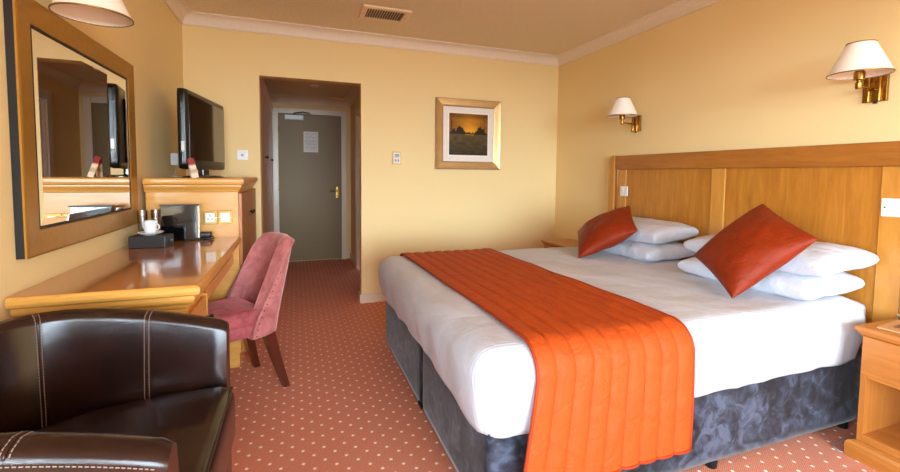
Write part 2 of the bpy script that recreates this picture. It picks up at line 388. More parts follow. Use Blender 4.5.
# window behind the camera: the room's daylight
bm = new(); t = 0.06
for b in ((WX0, WX1, WZ0, WZ0+t), (WX0, WX1, WZ1-t, WZ1)): box(bm, b[0], b[1], YF-0.09, YF-0.03, b[2], b[3])
for x in (WX0, WX0+(WX1-WX0)/3-t/2, WX0+(WX1-WX0)*2/3-t/2, WX1-t): box(bm, x, x+t, YF-0.09, YF-0.03, WZ0+t, WZ1-t)
win = struct('window_1', bm, 'trim')
for k in range(3):
    xa = WX0+(WX1-WX0)*k/3+0.03; xb = WX0+(WX1-WX0)*(k+1)/3-0.03
    link('pane', B(xa, xb, YF-0.063, YF-0.057, WZ0+0.05, WZ1-0.05), 'pane', win)
link('window_sill', B(WX0-0.05, WX1+0.05, YF-0.03, YF+0.09, WZ0-0.03, WZ0, 0.006), 'trim', win)
bm = new(); t = 0.06
for b in ((LY0, LY1, LZ0, LZ0+t), (LY0, LY1, LZ1-t, LZ1)): box(bm, XL-0.07, XL-0.02, b[0], b[1], b[2], b[3])
for y in (LY0, (LY0+LY1)/2-t/2, LY1-t): box(bm, XL-0.07, XL-0.02, y, y+t, LZ0+t, LZ1-t)
win2 = struct('added_window_2', bm, 'trim')  # out of view, added for extra daylight from the left
for k in range(2):
    ya = LY0+(LY1-LY0)*k/2+0.03; link('pane', B(XL-0.048, XL-0.042, ya, ya+(LY1-LY0)/2-0.06, LZ0+0.05, LZ1-0.05), 'pane', win2)
link('window_sill', B(XL-0.02, XL+0.07, LY0-0.04, LY1+0.04, LZ0-0.03, LZ0, 0.006), 'trim', win2)
struct('outside_ground_side', B(-40, XL-0.2, YF-0.2, 30, -3.2, -3.0), 'grass')
struct('outside_ground', B(-40, 40, -60, YF-0.2, -3.2, -3.0), 'grass')

# ------------------------------------------------------------------ doors of the lobby
D1 = struct('door_1', B(-0.215, 0.625, CYE-0.035, CYE-0.002, 0.012, 2.068, 0.002), 'door')
D1['label'] = 'olive grey flush bedroom door at the end of the lobby'
bm = new()
for x0, x1, z0, z1 in ((-0.29, -0.215, 0, 2.145), (0.625, 0.70, 0, 2.145), (-0.215, 0.625, 2.07, 2.145)):
    box(bm, x0, x1, CYE-0.05, CYE-0.001, z0, z1, 0.006); 
link('door_frame', bm, 'trim', D1)
bm = new(); box(bm, 0.545, 0.58, CYE-0.041, CYE-0.035, 0.90, 1.06, 0.002)
h = link('door_handle', bm, 'brass', D1)
bm = new(); tube(bm, [(0.562, CYE-0.036, 1.00), (0.562, CYE-0.075, 1.00), (0.545, CYE-0.085, 1.00), (0.46, CYE-0.083, 1.002)], 0.009, 8); link('lever', bm, 'brass', h, smooth=True, auto=50)
bm = new(); lathe(bm, [(0.012, CYE-0.042), (0.012, CYE-0.055), (0.004, CYE-0.057)], 12, (0.562, 0, 0.935), 'Y'); link('lock_turn', bm, 'brass', h, smooth=True, auto=40)
dc = link('door_closer', B(-0.13, 0.115, CYE-0.085, CYE-0.036, 1.985, 2.05, 0.008), 'white_plastic', D1)
bm = new(); tube(bm, [(-0.01, CYE-0.06, 2.05), (-0.01, CYE-0.06, 2.075), (0.10, CYE-0.17, 2.085), (0.20, CYE-0.06, 2.085)], 0.008, 8); link('closer_arm', bm, 'black', dc)
for z in (0.25, 1.05, 1.85):
    bm = new(); lathe(bm, [(0.008, z-0.045), (0.008, z+0.045)], 10, (-0.216, CYE-0.042, 0)); link('hinge', bm, 'brass', D1, smooth=True, auto=50)
nf = new()
for x0, x1, z0, z1 in ((0.105, 0.114, 1.54, 1.84), (0.306, 0.315, 1.54, 1.84), (0.114, 0.306, 1.54, 1.549), (0.114, 0.306, 1.831, 1.84)): box(nf, x0, x1, CYE-0.047, CYE-0.035, z0, z1, 0.002)
nfo = link('notice_frame', nf, 'railZ', D1)
bm = new(); grid(bm, lambda u, v: (0.112+0.196*u, CYE-0.040, 1.548+0.284*v), 36, 60); pp = link('notice_paper', bm, 'print', nfo)
def pcol(co):
    u = (co.x-0.112)/0.196; v = (co.z-1.548)/0.284
    row = int(v*22); ink = 0.08 < u < (0.92 if random.random() < .9 else .6) and 0.05 < v < 0.95 and (v*22) % 1 < 0.55 and random.random() < 0.62
    return (0.34, 0.32, 0.28, 1) if ink else (0.74, 0.70, 0.62, 1)
paint(pp, pcol)
D2 = struct('door_2', B(CXR+0.03, CXR+0.065, 4.955, 5.725, 0.012, 1.985, 0.002), 'trim'); D2['label'] = 'white painted door in the right wall of the lobby'
bm = new()
for y0, y1, z0, z1 in ((4.85, 4.95, 0, 2.09), (5.73, 5.83, 0, 2.09), (4.95, 5.73, 1.99, 2.09)):
    box(bm, CXR-0.022, CXR-0.001, y0, y1, z0, z1, 0.006)
for y0, y1, z0, z1 in ((4.922, 4.953, 0, 2.018), (5.727, 5.758, 0, 2.018), (4.953, 5.727, 1.987, 2.018)): box(bm, CXR-0.001, CXR+0.098, y0, y1, z0, z1)
link('door_frame', bm, 'trim', D2)
bm = new(); lathe(bm, [(0.026, 0.03), (0.026, 0.022), (0.010, 0.018), (0.010, -0.015), (0.024, -0.025), (0.026, -0.04), (0.016, -0.052)], 16, (CXR, 5.02, 1.0), 'X'); link('door_knob', bm, 'brass', D2, smooth=True, auto=50)

# lobby wardrobe
W = thing('wardrobe', 'tall wooden wardrobe with black knobs lining the lobby', 'wardrobe', (-0.59, 5.4, 0))
part(W, 'carcass', B(CXL+0.001, -0.31, 4.36, 6.36, 0.08, 2.06), 'wardrobe')
part(W, 'plinth', B(CXL+0.001, -0.33, 4.36, 6.36, 0, 0.08), 'wardrobe')
bm = new(); moulding(bm, CXL+0.001, -0.305, 4.352, 6.365, [(0, 2.06), (0.004, 2.075), (0.010, 2.085), (0.018, 2.110), (0.030, 2.125), (0.030, 2.145)], (0, 1, 1, 1)); part(W, 'cornice', bm, 'wardrobe')
for k in range(4):
    y0 = 4.365+k*0.4975; d = part(W, 'door', B(-0.3095, -0.288, y0+0.002, y0+0.4945, 0.09, 2.05, 0.003), 'wardrobe')
    bm = new(); yk = y0+(0.45 if k % 2 == 0 else 0.045); lathe(bm, [(0.006, -0.290), (0.006, -0.275), (0.013, -0.270), (0.014, -0.262), (0.008, -0.256)], 14, (0, yk, 1.41), 'X'); part(d, 'knob', bm, 'black', smooth=True, auto=50)

# smoke detector
bm = new(); lathe(bm, [(0.055, 2.319), (0.055, 2.305), (0.046, 2.292), (0.02, 2.288)], 24, (0.224, 5.58, 0)); tag(link('smoke_detector', bm, 'shade', smooth=True, auto=40), 'round smoke detector on the lobby ceiling', 'smoke detector')

# ================================================================== WALL AND CEILING FITTINGS
V = thing('ceiling_vent', 'framed rectangular air vent in the ceiling', 'vent', (0.70, 3.61, ZC))
vx0, vx1, vy0, vy1 = 0.505, 0.89, 3.455, 3.76
bm = new()
for b in ((vx0, vx1, vy0, vy0+0.045), (vx0, vx1, vy1-0.045, vy1), (vx0, vx0+0.045, vy0+0.045, vy1-0.045), (vx1-0.045, vx1, vy0+0.045, vy1-0.045)): box(bm, b[0], b[1], b[2], b[3], ZC-0.016, ZC-0.0005, 0.003)
part(V, 'frame', bm, 'vent_frame')
part(V, 'duct', B(vx0+0.045, vx1-0.045, vy0+0.045, vy1-0.045, ZC-0.002, ZC-0.0006), 'dark_int')
for k in range(13):
    x = vx0+0.06+k*0.0205
    bm = new(); box(bm, -0.0012, 0.0012, vy0+0.046, vy1-0.046, -0.007, 0.007); bmesh.ops.rotate(bm, cent=(0, 0, 0), matrix=Matrix.Rotation(0.7, 3, 'Y'), verts=bm.verts[:]); bmesh.ops.translate(bm, vec=(x, 0, ZC-0.010), verts=bm.verts[:])
    part(V, 'slat', bm, 'slat')
for x in (vx0+0.022, vx1-0.022):
    bm = new(); lathe(bm, [(0.005, ZC-0.016), (0.005, ZC-0.018)], 10, (x, (vy0+vy1)/2, 0)); part(V, 'screw', bm, 'dark_int')

# thermostat
T = thing('thermostat', 'small cream thermostat on the back wall left of the picture', 'thermostat', (0.931, YB, 1.408))
part(T, 'case', B(0.886, 0.976, YB-0.022, YB-0.0005, 1.346, 1.470, 0.005), 'cream_plastic')
part(T, 'faceplate', B(0.903, 0.959, YB-0.024, YB-0.0221, 1.362, 1.455, 0.0008), 'white_plastic')
part(T, 'screen', B(0.908, 0.954, YB-0.0255, YB-0.0241, 1.418, 1.448, 0.0005), plain('lcd_green', rgb(92, 112, 92), 0.2))
part(T, 'stripe', B(0.908, 0.954, YB-0.0252, YB-0.0241, 1.405, 1.412), plain('red_stripe', rgb(206, 96, 62), 0.4))
for x in (0.908, 0.936): part(T, 'button', B(x, x+0.018, YB-0.0265, YB-0.0241, 1.372, 1.396, 0.001), plain('button_blue', rgb(110, 120, 150), 0.4))
# switch plate on back wall by the TV
S = thing('blank_switch_plate', 'grey white square wall plate on the back wall beside the television', 'wall plate', (-0.43, YB, 1.403))
part(S, 'plate', B(-0.473, -0.387, YB-0.009, YB-0.0005, 1.360, 1.446, 0.003), 'white_plastic')
bm = new(); lathe(bm, [(0.012, YB-0.0091), (0.012, YB-0.011), (0.007, YB-0.012)], 16, (-0.43, 0, 1.403), 'Y'); part(S, 'outlet', bm, plain('plate_grey', rgb(176, 176, 180), 0.4))
for dx in (-0.033, 0.033):
    bm = new(); lathe(bm, [(0.0035, YB-0.0091), (0.0035, YB-0.0098)], 8, (-0.43+dx, 0, 1.403), 'Y'); part(S, 'screw', bm, 'chrome')

# picture
P = thing('framed_picture', 'square sunset landscape print in a champagne gold frame', 'picture', (1.683, YB, 1.31))
px0, px1, pz0, pz1 = 1.325, 2.043, 1.308, 2.022
def mitred_frame(root, x0, x1, z0, z1, w, prof_y, mat, axis='Y', wall=YB, sgn=-1, name='frame_rail'):
    """four mitred rails; prof = (inset, proud) pairs across the rail; axis = wall normal"""
    out = []
    def P3(a, b, d): return (a, wall+sgn*d, b) if axis == 'Y' else (wall+sgn*d, a, b)
    corners = lambda i: [(x0+i, z0+i), (x1-i, z0+i), (x1-i, z1-i), (x0+i, z1-i)]
    for s in range(4):
        bm = new(); rings = []
        for e in (s, (s+1) % 4): rings.append([P3(*corners(i)[e], d) for i, d in prof_y])
        loft(bm, rings); out.append(part(root, name, bm, mat))
    return out
mitred_frame(P, px0, px1, pz0, pz1, 0.08, [(0, 0.0006), (0, 0.030), (0.006, 0.036), (0.030, 0.030), (0.066, 0.024), (0.080, 0.018), (0.080, 0.0006)], 'champagne')
part(P, 'mount', B(px0+0.08, px1-0.08, YB-0.012, YB-0.0006, pz0+0.08, pz1-0.08), 'matboard')
ix0, ix1, iz0, iz1 = px0+0.145, px1-0.145, pz0+0.145, pz1-0.145
bm = new(); grid(bm, lambda u, v: (ix0+(ix1-ix0)*u, YB-0.0135, iz0+(iz1-iz0)*v), 90, 90); prn = part(P, 'landscape_print', bm, 'print_glass')
def fbm(x, s): return sum(noise.noise(Vector((x*s*2**k, k*7.1, 3.3)))/2**k for k in range(4))
def art(co):
    u = (co.x+P.location.x-ix0)/(ix1-ix0); v = (co.z+P.location.z-iz0)/(iz1-iz0); hor = 0.52
    glow = math.exp(-((u-0.52)/0.34)**2)
    if v > hor:
        t = (v-hor)/(1-hor); s = max(0, 1-t)**1.2
        c = Vector((0.42, 0.16, 0.015)).lerp(Vector((0.85, 0.38, 0.02)), s*glow); c *= 0.45+0.55*glow
        c *= 1+0.25*noise.noise(Vector((u*4, v*14, 0)))
        if v > 0.9: c *= 0.6
    else:
        d = (hor-v)/hor; c = Vector((0.10, 0.07, 0.025)).lerp(Vector((0.035, 0.022, 0.012)), d)
        c *= 1+0.5*noise.noise(Vector((u*9, v*16, 2)))
        if abs(v-0.505) < 0.012 and abs(u-0.52) < 0.12: c = Vector((0.7, 0.36, 0.03))
    trees = max(0.20*math.exp(-((u-0.27)/0.10)**2), 0.13*math.exp(-((u-0.12)/0.06)**2), 0.16*math.exp(-((u-0.80)/0.12)**2), 0.025)
    trees += 0.05*fbm(u, 16)
    for tx, th, tw in ((0.06, 0.40, 0.012), (0.90, 0.42, 0.014), (0.82, 0.30, 0.010)):
        if abs(u-tx) < tw*(1-0.6*max(0, (v-hor)/th)) and hor < v < hor+th: trees = 1
    if hor-0.01 < v < hor+trees: c = Vector((0.022, 0.014, 0.008))
    return (c.x, c.y, c.z, 1)
paint(prn, art)
part(P, 'slip', (lambda bm: (box(bm, ix0-0.010, ix1+0.010, YB-0.0132, YB-0.0121, iz0-0.010, iz1+0.010), bm)[1])(new()), plain('bevel_white', rgb(250, 246, 236), 0.6))

# ------------------------------------------------------------------ mirror on the left wall
MR = thing('wall_mirror', 'large wall mirror in a wide bronze gold frame above the desk', 'mirror', (XL, 2.35, 0.96))
my0, my1, mz0, mz1 = 1.812, 2.893, 0.958, 1.832; fx = 0.030
part(MR, 'frame_edge', (lambda bm: (box(bm, XL+0.0006, XL+0.024, my0, my1, mz0, mz1), bm)[1])(new()), 'black_wood')
mitred_frame(MR, my0, my1, mz0, mz1, 0.1, [(0.0, 0.0241), (0.0, 0.030), (0.006, 0.033), (0.085, 0.028), (0.088, 0.0241)], 'gold_frame', 'X', XL, 1)
mitred_frame(MR, my0+0.088, my1-0.088, mz0+0.088, mz1-0.088, 0.012, [(0.0, 0.0241), (0.0, 0.0262), (0.010, 0.0258), (0.010, 0.0241)], 'black_wood', 'X', XL, 1, 'inner_lip')
g0, g1, h0, h1 = my0+0.098, my1-0.098, mz0+0.098, mz1-0.098
bv = 0.024
bm = new(); loft(bm, [[(XL+0.0243, g0, h0), (XL+0.0243, g1, h0), (XL+0.0243, g1, h1), (XL+0.0243, g0, h1)], [(XL+0.0262, g0+bv, h0+bv), (XL+0.0262, g1-bv, h0+bv), (XL+0.0262, g1-bv, h1-bv), (XL+0.0262, g0+bv, h1-bv)]], caps=(False, True)); part(MR, 'mirror_glass', bm, 'mirror')

# ------------------------------------------------------------------ wall lamps
def wall_lamp(label, wx, y, sgn, plate_y, zb, arm, lift=0.0):
    """brass swing-arm wall lamp; sgn = direction away from the wall"""
    L = thing('wall_lamp', label, 'wall lamp', (wx, plate_y, zb-0.05), 0, 'swing arm wall lamps')
    sx = wx+sgn*arm; zs = zb; zb = zb+lift
    part(L, 'back_plate', B(min(wx+sgn*0.0006, wx+sgn*0.018), max(wx+sgn*0.0006, wx+sgn*0.018), plate_y-0.05, plate_y+0.05, zb-0.115, zb+0.02, 0.003), 'brass')
    for dy in (-0.022, 0.022):
        bm = new(); lathe(bm, [(0.006, zb-0.112), (0.007, zb-0.105), (0.007, zb+0.010), (0.005, zb+0.016)], 12, (wx+sgn*0.024, plate_y+dy, 0)); part(L, 'plate_rod', bm, 'brass', smooth=True, auto=50)
    part(L, 'switch', B(min(wx+sgn*0.010, wx+sgn*0.022), max(wx+sgn*0.010, wx+sgn*0.022), plate_y-0.012, plate_y+0.004, zb-0.124, zb-0.1155, 0.002), 'black')
    bm = new(); tube(bm, [(wx+sgn*0.018, plate_y, zb-0.052), (wx+sgn*0.06, plate_y, zb-0.052), (sx, y, zb-0.052)], 0.0065, 10); part(L, 'arm', bm, 'brass', smooth=True, auto=60)
    bm = new(); lathe(bm, [(0.012, zb-0.070), (0.014, zb-0.066), (0.014, zb-0.040), (0.010, zb-0.036), (0.010, zb-0.030), (0.022, zb-0.026), (0.022, zb+0.010), (0.017, zb+0.014), (0.017, zb+0.05)], 20, (sx, y, 0)); part(L, 'lamp_holder', bm, 'brass', smooth=True, auto=40)
    zb = zs
    bm = new(); lathe(bm, [(0.012, zb+0.05), (0.018, zb+0.07), (0.020, zb+0.09), (0.012, zb+0.11), (0.003, zb+0.115)], 14, (sx, y, 0)); part(L, 'bulb', bm, 'white_plastic', smooth=True)
    if lift:
        bm = new(); lathe(bm, [(0.008, zb+0.105), (0.008, zb+lift-0.068)], 12, (sx, y, 0)); part(L, 'stem', bm, 'brass', smooth=True, auto=50)
    bm = new(); R0, R1, hh = 0.121, 0.055, 0.145
    lathe(bm, [(R0, zb), (R1, zb+hh), (R1-0.002, zb+hh), (R0-0.002, zb)], 48, (sx, y, 0), caps=(False, False))
    rings = bm.verts[:]; n = 48; bm.verts.ensure_lookup_table()
    for k in range(n):
        bm.faces.new((bm.verts[3*n+k], bm.verts[3*n+(k+1) % n], bm.verts[(k+1) % n], bm.verts[k]))
    sh = part(L, 'lamp_shade', bm, 'shade', smooth=True, auto=40)
    for rr, z in ((R0, zb), (R1, zb+hh)):
        bm = new(); pts = [(sx+(rr)*math.cos(2*PI*k/40), y+(rr)*math.sin(2*PI*k/40), z) for k in range(40)]
        loft(bm, [[(sx+(rr+dr)*math.cos(2*PI*k/40), y+(rr+dr)*math.sin(2*PI*k/40), z+dz) for dr, dz in ((0.0018, -0.002), (0.0018, 0.003), (-0.002, 0.003), (-0.002, -0.002))] for k in range(40)], closed_v=True)
        part(sh, 'gold_trim', bm, 'brass_dark')
    bm = new()
    for k in range(3): tube(bm, [(sx+0.017*math.cos(2.1*k), y+0.017*math.sin(2.1*k), zb+0.045), (sx+(R1+0.012)*math.cos(2.1*k), y+(R1+0.012)*math.sin(2.1*k), zb+hh-0.03)], 0.0015, 5)
    part(L, 'shade_carrier', bm, 'brass')
    return L
wall_lamp('cream shaded brass wall lamp above the gilt mirror', XL, 2.01, 1, 2.06, 1.825, 0.165, 0.215)
wall_lamp('cream shaded brass wall lamp by the far end of the headboard', XR, 2.94, -1, 2.985, 1.75, 0.20)
wall_lamp('cream shaded brass wall lamp at the right picture edge above the headboard', XR, 1.325, -1, 1.352, 1.752, 0.20)

# ================================================================== DESK AND TALL CABINET
DX, DZ, DY0, DY1 = -0.323, 0.850, 1.735, 3.005
DK = thing('dressing_desk', 'honey wooden dressing desk with glossy moulded top along the left wall', 'desk', (-0.6, 2.4, 0))
bm = new(); moulding(bm, XL+0.004, DX-0.022, DY0+0.022, DY1, [(0.010, DZ-0.040), (0.018, DZ-0.034), (0.022, DZ-0.024), (0.022, DZ-0.010), (0.016, DZ-0.003), (0.010, DZ-0.001)], (0, 1, 1, 0)); part(DK, 'top_edge', bm, 'mapleX')
part(DK, 'desk_top', B(XL+0.004, DX-0.010, DY0+0.010, DY1, DZ-0.0009, DZ), 'desktop')
bm = new(); moulding(bm, XL+0.006, DX-0.040, DY0+0.040, DY1, [(-0.012, DZ-0.110), (-0.012, DZ-0.096), (-0.006, DZ-0.090), (0.000, DZ-0.078), (0.014, DZ-0.066), (0.018, DZ-0.056), (0.018, DZ-0.0405)], (0, 1, 1, 0)); part(DK, 'apron_moulding', bm, 'mapleX')
part(DK, 'pedestal', B(XL+0.006, DX-0.052, DY0+0.052, 2.055, 0.07, DZ-0.1105), 'mapleZ')
part(DK, 'pedestal_plinth', B(XL+0.006, DX-0.07, DY0+0.062, 2.045, 0, 0.0695), 'mapleY')
part(DK, 'side_panel', B(XL+0.006, DX-0.034, 2.056, 2.080, 0, DZ-0.1105, 0.002), 'mapleZ')
for z0, z1 in ((0.56, 0.732), (0.36, 0.552), (0.08, 0.352)):
    d = part(DK, 'drawer', B(DX-0.0515, DX-0.036, DY0+0.056, 2.052, z0, z1, 0.003), 'mapleY')
    bm = new(); lathe(bm, [(0.005, DX-0.037), (0.005, DX-0.022), (0.011, DX-0.018), (0.013, DX-0.010), (0.007, DX-0.005)], 14, (0, 2.025, (z0+z1)/2), 'X'); part(d, 'knob', bm, 'black', smooth=True, auto=50)
part(DK, 'kneehole_back', B(XL+0.006, XL+0.024, 2.081, DY1, 0.30, DZ-0.1105), 'mapleY')
KD = part(DK, 'kneehole_drawer', B(DX-0.056, DX-0.046, 2.10, DY1-0.02, DZ-0.165, DZ-0.1105, 0.002), 'mapleY')

CB = thing('tall_cabinet', 'honey wooden television cabinet with moulded top at the end of the desk', 'cabinet', (-0.6, 3.6, 0))
CY0, CY1, CZT, CX = 3.010, 4.03, 1.213, -0.318
part(CB, 'body', B(XL+0.036, CX-0.020, CY0, CY1, 0.10, 1.128), 'mapleX')
part(CB, 'plinth', B(XL+0.036, CX-0.03, CY0+0.02, CY1-0.02, 0, 0.0995), 'mapleY')
bm = new(); moulding(bm, XL+0.032, CX-0.020, CY0, CY1, [(0.0, 1.1285), (0.005, 1.130), (0.008, 1.142), (0.016, 1.152), (0.022, 1.164), (0.022, 1.172), (0.027, 1.174), (0.033, 1.180), (0.035, 1.190), (0.035, 1.204), (0.030, 1.213)], (0, 1, 1, 1)); part(CB, 'top_moulding', bm, 'mapleX')
for k, (y0, y1) in enumerate(((CY0+0.004, CY0+0.505), (CY0+0.51, CY1-0.004))):
    d = part(CB, 'door', B(CX-0.0195, CX, y0, y1, 0.105, 1.120, 0.003), 'standZ')
    bm = new(); lathe(bm, [(0.006, CX), (0.006, CX+0.014), (0.012, CX+0.018), (0.014, CX+0.026), (0.008, CX+0.032)], 14, (0, y1-0.045 if k == 0 else y0+0.045, 0.965), 'X'); part(d, 'knob', bm, 'black', smooth=True, auto=50)
def socket(root, x0, x1, z0, z1, kind):
    pl_ = part(root, 'socket_plate', B(x0, x1, CY0-0.008, CY0-0.0004, z0, z1, 0.002), 'brass_dark')
    ins = part(pl_, 'insert', B(x0+0.013, x1-0.013, CY0-0.0105, CY0-0.0081, z0+0.013, z1-0.013, 0.0008), 'white_plastic')
    if kind == 'socket':
        cx, cz = (x0+x1)/2, (z0+z1)/2
        bm = new()
        for dx, dz, w, h_ in ((0, 0.012, 0.004, 0.009), (-0.011, -0.009, 0.009, 0.004), (0.011, -0.009, 0.009, 0.004), (0, -0.020, 0.004, 0.004)): box(bm, cx+dx-w/2, cx+dx+w/2, CY0-0.0112, CY0-0.0106, cz+dz-h_/2, cz+dz+h_/2)
        part(pl_, 'pin_holes', bm, 'black')
    for x in (x0+0.0065, x1-0.0065):
        bm = new(); lathe(bm, [(0.0035, CY0-0.0081), (0.0035, CY0-0.0092)], 8, (x, 0, (z0+z1)/2), 'Y'); part(pl_, 'screw', bm, 'chrome')
socket(CB, -0.533, -0.455, 0.930, 1.014, 'socket'); socket(CB, -0.451, -0.373, 0.930, 1.014, 'blank')

# ------------------------------------------------------------------ television and its neighbours
A = Vector((-0.655, 3.13, 0)); Bp = Vector((-0.545, 3.90, 0)); ax = (Bp-A); TW = ax.length; yaw = math.atan2(ax.y, ax.x); mid = (A+Bp)/2
TV = thing('television', 'black flat screen television on the tall cabinet', 'television', (mid.x, mid.y, CZT), yaw)
bm = new(); rbox(bm, -TW/2, TW/2, -0.022, 0.034, 0.055, 0.560, 0.016, (10, 6, 8)); part(TV, 'bezel', bm, 'tv_black', False, smooth=True)
part(TV, 'screen', B(-TW/2+0.045, TW/2-0.045, -0.0232, -0.0215, 0.115, 0.525, 0.0005), 'screen', False)
bm = new(); rbox(bm, -TW/2+0.17, TW/2-0.10, 0.020, 0.070, 0.09, 0.50, 0.024, (10, 4, 8)); bk = part(TV, 'rear_shell', bm, 'black', False, smooth=True)
link('port_label', B(-TW/2-0.0006, -TW/2+0.0004, -0.008, 0.010, 0.17, 0.23), 'white_plastic', bk)
link('speaker_strip', B(-TW/2+0.05, TW/2-0.05, -0.0228, -0.0216, 0.066, 0.092, 0.0005), 'black', TV)
part(TV, 'neck', B(-0.06, 0.06, -0.005, 0.03, 0.014, 0.075, 0.004), 'gloss_black', False)
bm = new(); n = 36
loft(bm, [[(0.23*k*math.cos(2*PI*t/n), 0.013+0.115*k*math.sin(2*PI*t/n), z) for t in range(n)] for k, z in ((1.0, 0.0), (1.0, 0.008), (0.96, 0.013), (0.3, 0.016))]); part(TV, 'base', bm, 'gloss_black', False, smooth=True, auto=40)
# plug adaptor and cable behind TV
PG = thing('plug_adaptor', 'white plug adaptor with a trailing cable on the left wall behind the television', 'plug', (XL, 3.78, 1.34))
part(PG, 'plug', B(XL+0.0006, XL+0.05, 3.73, 3.81, 1.30, 1.39, 0.006), 'white_plastic')
bm = new(); tube(bm, [(XL+0.03, 3.76, 1.30), (XL+0.035, 3.72, 1.26), (XL+0.045, 3.62, 1.222), (XL+0.06, 3.50, 1.2185), (XL+0.10, 3.46, 1.2185)], 0.0035, 6); part(PG, 'cable', bm, 'white_plastic', smooth=True)
# leaflet
LF = thing('leaflet', 'folded red and cream leaflet standing in front of the television', 'leaflet', (-0.60, 3.07, CZT), 0.3)
bm = new(); 
for s in (-1, 1):
    r = bmesh.ops.create_cube(bm, size=1.0); bmesh.ops.transform(bm, matrix=Matrix.Translation((0.006, s*0.018, 0.062)) @ Matrix.Rotation(s*0.28, 4, 'X') @ Matrix.Rotation(-0.18, 4, 'Y') @ Matrix.Diagonal((0.036, 0.001, 0.125, 1)), verts=r['verts'])
bmesh.ops.subdivide_edges(bm, edges=bm.edges[:], cuts=9, use_grid_fill=True)
o = part(LF, 'card', bm, 'print', False); paint(o, lambda co: (0.28, 0.02, 0.02, 1) if co.z > 0.078 else ((0.55, 0.40, 0.25, 1) if 0.03 < co.z < 0.06 else (0.80, 0.68, 0.50, 1)))

# ------------------------------------------------------------------ desk things
DZ1 = DZ+0.0003
BX = thing('sachet_box', 'low black box with a front tab holding a cup on the desk', 'box', (-0.728, 2.72, DZ1), -0.12)
part(BX, 'tray_shell', B(-0.085, 0.085, -0.055, 0.055, 0, 0.062, 0.003), 'charcoal_box', False)
part(BX, 'drawer_front', B(0.0853, 0.089, -0.05, 0.05, 0.006, 0.056, 0.001), 'charcoal_box', False)
part(BX, 'tab', B(0.0891, 0.098, -0.012, 0.012, 0.026, 0.036, 0.002), 'gloss_black', False)
SC = Vector((-0.732, 2.725, DZ1+0.0623))
bm = new(); lathe(bm, [(0.028, 0), (0.030, 0.003), (0.048, 0.008), (0.060, 0.014), (0.061, 0.016), (0.048, 0.011), (0.026, 0.006), (0.001, 0.005)], 32); o = link('saucer', bm, 'china', smooth=True, auto=60); o.location = SC; tag(o, 'white china saucer on the low black box', 'saucer')
CU = thing('coffee_cup', 'white china coffee cup on a saucer on the black box', 'cup', SC+Vector((0, 0, 0.0068)), -0.5)
bm = new(); lathe(bm, [(0.020, 0.0), (0.023, 0.001), (0.026, 0.008), (0.031, 0.035), (0.033, 0.066), (0.032, 0.069), (0.030, 0.066), (0.028, 0.035), (0.022, 0.009), (0.001, 0.007)], 32); part(CU, 'bowl', bm, 'china', False, smooth=True, auto=60)
bm = new(); tube(bm, [(0.030, 0, 0.055)]+[(0.034+0.020*math.sin(t), 0, 0.038+0.017*math.cos(t)) for t in [k*PI/8 for k in range(0, 9)]]+[(0.028, 0, 0.020)], 0.0038, 8); part(CU, 'handle', bm, 'china', False, smooth=True)
for i, (x, y) in enumerate(((-0.800, 2.845), (-0.752, 2.905))):
    bm = new(); lathe(bm, [(0.019, 0), (0.021, 0.002), (0.025, 0.185), (0.0235, 0.1845), (0.0195, 0.010), (0.001, 0.009)], 24); o = link('glass_tumbler', bm, 'tumbler', smooth=True, auto=50); o.location = (x, y, DZ1)
    tag(o, ('clear glass tumbler against the wall behind the white cup', 'clear glass tumbler beside the black tray panel')[i], 'glass', 'drinking glasses on the desk')
WT = thing('hospitality_tray', 'glossy black upright hospitality tray stand on the desk', 'tray', (-0.60, 2.94, DZ1))
part(WT, 'base', B(-0.715, -0.472, 2.895, 2.985, DZ1, DZ1+0.012, 0.003), 'gloss_black')
bm = new(); rbox(bm, -0.725, -0.545, 2.885, 2.897, DZ1+0.012, DZ1+0.205, 0.004, (4, 2, 4)); part(WT, 'front_panel', bm, 'gloss_black', smooth=True, auto=40)
part(WT, 'top_rail', B(-0.73, -0.528, 2.882, 2.905, DZ1+0.2055, DZ1+0.213, 0.002), 'black')
part(WT, 'side_post', B(-0.5445, -0.532, 2.898, 2.91, DZ1+0.0125, DZ1+0.205, 0.002), 'chrome')
bm = new(); rbox(bm, -0.548, -0.478, 2.912, 2.972, DZ1+0.0122, DZ1+0.042, 0.008, (6, 6, 4)); part(WT, 'kettle_dock', bm, 'charcoal_box', smooth=True)
bm = new(); tube(bm, [(-0.478, 2.93, DZ1+0.02), (-0.466, 2.925, DZ1+0.012), (-0.462, 2.91, DZ1+0.006), (-0.48, 2.885, DZ1+0.004)], 0.004, 6); part(WT, 'cord', bm, 'black', smooth=True)

# ================================================================== PINK CHAIR
PC = thing('upholstered_chair', 'dusky pink velvet dressing chair with dark wooden legs drawn up to the desk', 'chair', (-0.372, 2.722, 0), PI+0.50)
